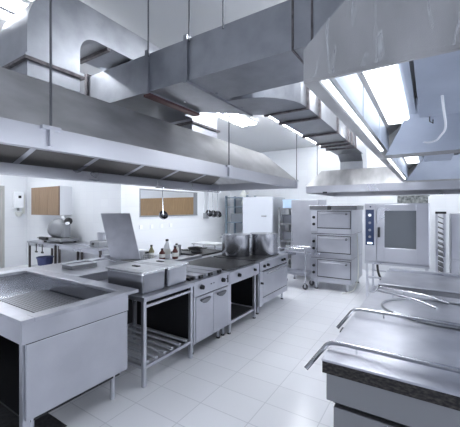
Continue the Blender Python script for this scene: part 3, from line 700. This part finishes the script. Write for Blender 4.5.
t = thing('upright_fridge', 'tall white upright fridge with grey side behind stock pots', 'fridge', (-4.45, 8.95, 0))
put('cabinet_body', B(-4.97, -3.93, 8.53, 9.42, .08, 2.12), mat('fridge_side', (.46, .48, .52), .4, .3), t, .006)
FW = mat('fridge_white', (.62, .65, .71), .35)
put('door', B(-4.97, -3.94, 8.48, 8.53, .12, 2.12), FW, t, .008)
put('door_handle', MB().box(-4.30, -4.14, 8.45, 8.48, 1.52, 1.55), GREY, t)
put('plinth', B(-4.93, -3.97, 8.56, 9.38, 0, .08), KNOB, t)
t = rack(-3.72, -3.22, 8.5, 9.3, (.3, .8, 1.3, 1.75), 1.8, 'narrow grey rack holding boxes between fridge and steel cabinet', GREY)
for z, c_, lb in ((1.78, (.5, .66, .85), 'pale blue box on top of the narrow rack'), (1.33, (.12, .13, .16), 'dark box on the upper shelf of the narrow rack'), (.83, (.16, .17, .2), 'dark box on the middle shelf of the narrow rack')):
    t = thing('carton', lb, 'box', (-3.47, 8.9, z), 'boxes on the narrow rack')
    m_ = mat('carton', c_, .5); put('box_body', B(-3.66, -3.28, 8.6, 9.1, z, z+.22), m_, t, .006); put('box_lid', B(-3.67, -3.27, 8.59, 9.11, z+.22, z+.25), m_, t)

t = thing('steel_cabinet', 'tall plain stainless cabinet behind the trolley, left of deck oven', 'cabinet', (-2.55, 7.75, 0))
put('cabinet_body', B(-2.93, -2.24, 7.42, 8.1, .1, 1.98), STEELF, t, .004)
put('door', B(-2.92, -2.25, 7.40, 7.42, .12, 1.96), STEELF, t, .004)
put('door_handle', MB().cyl((-2.88, 7.37, .95), (-2.88, 7.37, 1.2), .01).cyl((-2.88, 7.37, .97), (-2.88, 7.40, .97), .006).cyl((-2.88, 7.37, 1.18), (-2.88, 7.40, 1.18), .006), CHROME, t)
for (x, y) in ((-2.87, 7.48), (-2.3, 7.48), (-2.87, 8.04), (-2.3, 8.04)): foot(t, x, y, .1)

# serving trolley
t = thing('serving_trolley', 'two-shelf steel trolley on castors left of the deck oven', 'trolley', (-2.6, 6.8, 0))
tx0, tx1, ty0, ty1 = -2.92, -2.27, 6.56, 7.0
for z in (.30, .74): put('shelf', MB().box(tx0, tx1, ty0, ty1, z, z+.02).box(tx0, tx1, ty0-.01, ty0, z, z+.05).box(tx0, tx1, ty1, ty1+.01, z, z+.05), STEEL, t)
for y in (ty0, ty1):
    put('frame_tube', MB().tube([(tx0, y, .15), (tx0, y, .88), (tx1, y, .88), (tx1, y, .15)], .013, 10, rnd=.06), CHROME, t)
for (x, y) in ((tx0, ty0), (tx1, ty0), (tx0, ty1), (tx1, ty1)):
    c_ = put('castor', MB().cyl((x, y-.018, .06), (x, y+.018, .06), .06), RUBBER, t)
    put('castor_fork', MB().box(x-.015, x+.015, y-.028, y-.02, .05, .15).box(x-.015, x+.015, y+.02, y+.028, .05, .15).box(x-.02, x+.02, y-.028, y+.028, .13, .15), STEEL, c_)

# three deck oven
t = thing('deck_oven', 'three-tier stainless deck oven standing on short legs', 'oven', (-1.8, 7.2, 0))
dx0, dx1, dy0, dy1 = -2.21, -1.35, 6.74, 7.95
for k in range(3):
    z0 = .17+k*.525; z1 = z0+.515
    bd = put('oven_deck', B(dx0, dx1, dy0, dy1, z0, z1), STEELF, t, .004)
    dr = put('oven_door', B(dx0+.16, dx1-.03, dy0-.022, dy0, z0+.13, z1-.04), STEELF, bd, .006)
    put('door_gap', B(dx0+.148, dx1-.018, dy0-.004, dy0, z0+.118, z1-.028), BLACK, bd)
    put('cavity_line', B(dx0+.148, dx1-.018, dy0-.0095, dy0-.004, z0+.112, z0+.122), BLACK, bd)
    pn = put('control_panel', B(dx0+.01, dx0+.14, dy0-.012, dy0, z0+.05, z1-.03), STEEL, bd)
    for zz in (.20, .35):
        put('knob', MB().cyl((dx0+.075, dy0-.012, z0+zz), (dx0+.075, dy0-.045, z0+zz), .033, .028), KNOB, bd)
    put('door_bar', MB().cyl((dx0+.22, dy0-.05, z1-.085), (dx1-.08, dy0-.05, z1-.085), .012).cyl((dx0+.25, dy0-.05, z1-.085), (dx0+.25, dy0-.02, z1-.085), .008).cyl((dx1-.11, dy0-.05, z1-.085), (dx1-.11, dy0-.02, z1-.085), .008), STEELF, bd)
    put('vent_knob', MB().cyl((dx1-.10, dy0-.022, z1-.09), (dx1-.10, dy0-.06, z1-.09), .022), KNOB, bd)
    put('kick_strip', B(dx0+.16, dx1-.03, dy0-.008, dy0, z0+.02, z0+.11), STEEL, bd)
    if k < 2: put('gap_strip', B(dx0+.01, dx1-.01, dy0+.01, dy1-.01, z1, z0+.525), BLACK, bd)
for (x, y) in ((dx0+.1, dy0+.08), (dx1-.1, dy0+.08), (dx0+.1, dy1-.08), (dx1-.1, dy1-.08)): foot(t, x, y, .17, .03)
ztop = .17+3*.525-.01
for (xa, xb, lb) in ((dx0-.02, -1.84, 'left flat tray resting on top of the deck oven'), (-1.76, dx1+.10, 'right flat tray resting on top of the deck oven')):
    t = thing('flat_tray', lb, 'tray', ((xa+xb)/2, 7.0, ztop), 'flat trays on the deck oven')
    put('tray_body', B(xa, xb, 6.72, 7.5, ztop, ztop+.085), DARKST, t, .006); put('tray_rim', B(xa-.012, xb+.012, 6.708, 7.512, ztop+.085, ztop+.093), CHROME, t)

# combi oven on stand
t = thing('oven_stand', 'open tubular stand with rails under the glass-door oven', 'stand', (-.5, 6.5, 0))
cx0, cx1, cy0, cy1 = -1.0, .0, 6.1, 6.9
for (x, y) in ((cx0+.04, cy0+.03), (cx1-.04, cy0+.03), (cx0+.04, cy1-.05), (cx1-.04, cy1-.05)):
    l_ = put('leg', B(x-.022, x+.022, y-.022, y+.022, .02, .76), STEEL, t); put('foot_pad', MB().cyl((x, y, 0), (x, y, .03), .03), KNOB, l_)
for z in (.2, .5):
    put('runner', B(cx0+.02, cx1-.02, cy0+.015, cy0+.045, z, z+.03), STEEL, t); put('runner', B(cx0+.02, cx1-.02, cy1-.07, cy1-.04, z, z+.03), STEEL, t)
put('stand_top', MB().box(cx0, cx1, cy0, cy1, .76, .80), STEEL, t)
put('undershelf', B(cx0+.07, cx1-.07, cy0+.06, cy1-.08, .23, .25), STEEL, t)
t = thing('combi_oven', 'large oven with dark glass door and navy control panel', 'oven', (-.5, 6.5, .8))
put('oven_body', B(cx0, cx1, cy0+.02, cy1, .80, 1.85), STEELF, t, .006)
put('control_column', B(cx0+.005, cx0+.20, cy0, cy0+.02, .81, 1.84), STEELF, t, .003)
cp = put('control_panel', B(cx0+.02, cx0+.16, cy0-.006, cy0, 1.10, 1.74), NAVY, t)
for k, z in enumerate((1.64, 1.50, 1.37, 1.25)):
    put('dial', MB().cyl((cx0+.09, cy0-.006, z), (cx0+.09, cy0-.02, z), .022 if k else .028), WHITE if k == 0 else GREY, cp)
put('indicator', B(cx0+.05, cx0+.13, cy0-.008, cy0-.006, 1.12, 1.15), LED, cp)
put('logo_mark', MB().cyl((cx0+.10, cy0, 1.79), (cx0+.10, cy0-.006, 1.79), .014), NAVY, t)
fr = MB().box(cx0+.21, cx0+.33, cy0-.03, cy0+.02, .83, 1.83).box(cx1-.19, cx1-.01, cy0-.03, cy0+.02, .83, 1.83).box(cx0+.33, cx1-.19, cy0-.03, cy0+.02, 1.72, 1.83).box(cx0+.33, cx1-.19, cy0-.03, cy0+.02, .83, 1.07)
dr = put('oven_door', fr, STEEL, t, .004)
put('glass', B(cx0+.33, cx1-.19, cy0-.022, cy0-.012, 1.07, 1.72), GLASS, dr)
rr = MB()
for k in range(8): rr.box(cx0+.35, cx0+.42, cy0-.009, cy0-.003, 1.12+k*.075, 1.13+k*.075)
put('tray_rails', rr, STEEL, t)
put('door_handle', MB().box(cx0+.225, cx0+.265, cy0-.075, cy0-.05, 1.25, 1.43).box(cx0+.235, cx0+.255, cy0-.05, cy0-.03, 1.38, 1.41), KNOB, dr, .008)
t = thing('oven_carton', 'patterned grey box lying on top of the glass-door oven', 'box', (-.2, 6.4, 1.85))
put('box_body', B(-.48, -.02, 6.2, 6.6, 1.85, 1.98), noisy(mat('speckled_carton', (.4, .4, .4), .6), 20, (1, 1, 1), (.16, .18, .17), (.62, .64, .62)), t, .004)
put('box_flap', B(-.50, .0, 6.18, 6.62, 1.98, 1.985), GREY, t)
o = put('power_cable', MB().tube([(-1.33, 7.2, 1.2), (-1.29, 7.1, .7), (-1.26, 6.95, .3), (-1.32, 6.85, .05), (-1.45, 6.72, .012), (-1.52, 6.66, .012)], .012, 8, rnd=.15), CREAM)
tag(o, 'pale cable hanging beside the deck oven down to the floor', 'cable')
o = put('drain_hose', MB().tube([(-.80, 6.2, .74), (-.78, 6.15, .6), (-.72, 6.17, .45), (-.78, 6.16, .3), (-.85, 6.2, .27)], .02, 10, rnd=.1), KNOB)
tag(o, 'black hose hanging under the glass-door oven', 'hose')

# tray rack and steel wall cupboard at right
t = thing('tray_rack', 'tall narrow ladder rack with tray slots right of the glass-door oven', 'rack', (.25, 7.1, 0))
put('post', MB().box(.10, .13, 7.0, 7.03, 0, 1.66), STEEL, t); put('post', MB().box(.22, .25, 7.0, 7.03, 0, 1.66), STEEL, t)
put('post', MB().box(.10, .13, 7.5, 7.53, 0, 1.66), STEEL, t); put('post', MB().box(.22, .25, 7.5, 7.53, 0, 1.66), STEEL, t)
for k in range(14): put('runner', MB().hexa([(.13, 7.01, .3+k*.1), (.22, 7.01, .26+k*.1), (.22, 7.52, .26+k*.1), (.13, 7.52, .3+k*.1)], [(.13, 7.01, .312+k*.1), (.22, 7.01, .272+k*.1), (.22, 7.52, .272+k*.1), (.13, 7.52, .312+k*.1)]), KNOB, t)
put('cap', B(.09, .26, 6.99, 7.54, 1.66, 1.70), KNOB, t)
t = thing('wall_cupboard', 'wide stainless cupboard behind the kettles at right edge', 'cupboard', (1.1, 7.6, 0))
put('cupboard_body', B(.34, 2.0, 7.32, 7.95, .1, 1.66), STEELF, t, .004)
for k in range(2): put('door', B(.35+k*.83, 1.16+k*.83, 7.30, 7.32, .8, 1.62), STEEL, t, .004)
put('drawer_front', B(.35, 1.99, 7.30, 7.32, .15, .77), STEELF, t)
for (x, y) in ((.42, 7.4), (1.92, 7.4), (.42, 7.88), (1.92, 7.88)): foot(t, x, y, .1)

# ================================================================ RIGHT ROW (boiling pans with tube rails)
KX0, KX1 = -.52, 1.3
def handle_rail(t, y, z, posts, xs=KX0, bend=.1):
    put('rail_tube', MB().tube([(xs-.10, y-.13, z-.10), (xs-.0, y-.01, z+.035), (xs+.06, y, z+.04), (KX1-.1, y, z+.04)], .013, 12, rnd=.06), POTM, t, label='long bent steel tube handle')
    for x in posts: put('rail_post', MB().cyl((x, y, z-.005), (x, y, z+.032), .006, n=8), CHROME, t)
t = thing('boiling_pan', 'nearest steel cooking unit at lower right with grimy front edge', 'cooking unit', (.4, 2.2, 0))
put('lid', B(KX0, KX1, 1.77, 2.62, .885, .90), TOPS, t, .005)
put('edge_trim', B(KX0+.005, KX1-.005, 1.775, 1.80, .82, .885), GRIME, t, label='blackened grimy edge strip')
put('tank', B(KX0+.02, KX1-.02, 1.80, 2.60, .655, .885), DARKST, t, .006)  # darker steel colour stands in for the dim, shaded front
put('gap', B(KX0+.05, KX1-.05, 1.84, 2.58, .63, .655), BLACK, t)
put('base_cabinet', B(KX0+.06, KX1-.02, 1.80, 2.60, .12, .63), DARKST, t, .006)  # same darkened steel, shade put into the colour
for (x, y) in ((KX0+.12, 1.86), (KX1-.1, 1.86), (KX0+.12, 2.54), (KX1-.1, 2.54)): foot(t, x, y, .12)
handle_rail(t, 1.93, .90, (-.36, .6))
put('hinge_block', B(KX0-.018, KX0, 2.28, 2.36, .85, .885), KNOB, t)

t = thing('boiling_pan', 'second steel cooking unit with hose loop lying on it', 'cooking unit', (.4, 3.2, 0))
put('lid', B(KX0, KX1, 2.64, 3.70, .875, .89), TOPS, t, .005)
put('tank', B(KX0+.02, KX1-.02, 2.66, 3.68, .655, .875), STEELF, t, .006)
put('base_cabinet', B(KX0+.06, KX1-.02, 2.68, 3.66, .12, .655), STEELF, t, .006)
for (x, y) in ((KX0+.12, 2.74), (KX1-.1, 2.74), (KX0+.12, 3.6), (KX1-.1, 3.6)): foot(t, x, y, .12)
handle_rail(t, 2.68, .90, (-.30, .6))
put('rail_tube', MB().tube([(KX0-.01, 3.5, .86), (KX0+.06, 3.46, .925), (-.1, 3.28, .925), (.05, 3.2, .90)], .010, 10, rnd=.03), CHROME, t)
put('rail_tube', MB().tube([(KX0+.02, 3.66, .86), (KX0+.08, 3.64, .925), (-.02, 3.50, .925), (.15, 3.42, .90)], .010, 10, rnd=.03), CHROME, t)
for (x, y) in ((-.30, 3.385), (-.22, 3.575)): put('rail_post', MB().cyl((x, y, .88), (x, y, .92), .006, n=8), CHROME, t)
# hose loop
pts = []
for k in range(0, 30):
    a_ = math.radians(70+k*9.5); pts.append((.10+.46*math.cos(a_), 3.10+.36*math.sin(a_), .899))
t = thing('water_hose', 'grey hose loop with coupling lying on the second unit', 'hose', (.13, 3.04, .89))
put('hose_tube', MB().tube(pts, .009, 10), mat('hose_grey', (.25, .26, .28), .35, .6), t)
q = pts[16]; q2 = pts[17]
put('coupling', MB().cyl(q, q2, .018), WHITE, t)

t = thing('boiling_pan', 'third steel cooking unit, farthest of the right row', 'cooking unit', (.4, 4.3, 0))
put('lid', B(KX0+.03, KX1, 3.84, 4.78, .895, .915), TOPS, t, .006)
put('tank', B(KX0+.05, KX1-.02, 3.86, 4.76, .655, .895), STEELF, t, .006)
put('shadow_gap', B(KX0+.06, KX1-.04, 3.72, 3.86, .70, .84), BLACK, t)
put('base_cabinet', B(KX0+.06, KX1-.02, 3.86, 4.74, .12, .655), STEELF, t, .006)
for (x, y) in ((KX0+.12, 3.94), (KX1-.1, 3.94), (KX0+.12, 4.68), (KX1-.1, 4.68)): foot(t, x, y, .12)
put('back_ledge', B(KX0+.06, KX1-.05, 4.70, 4.76, .915, .95), STEEL, t, .004)
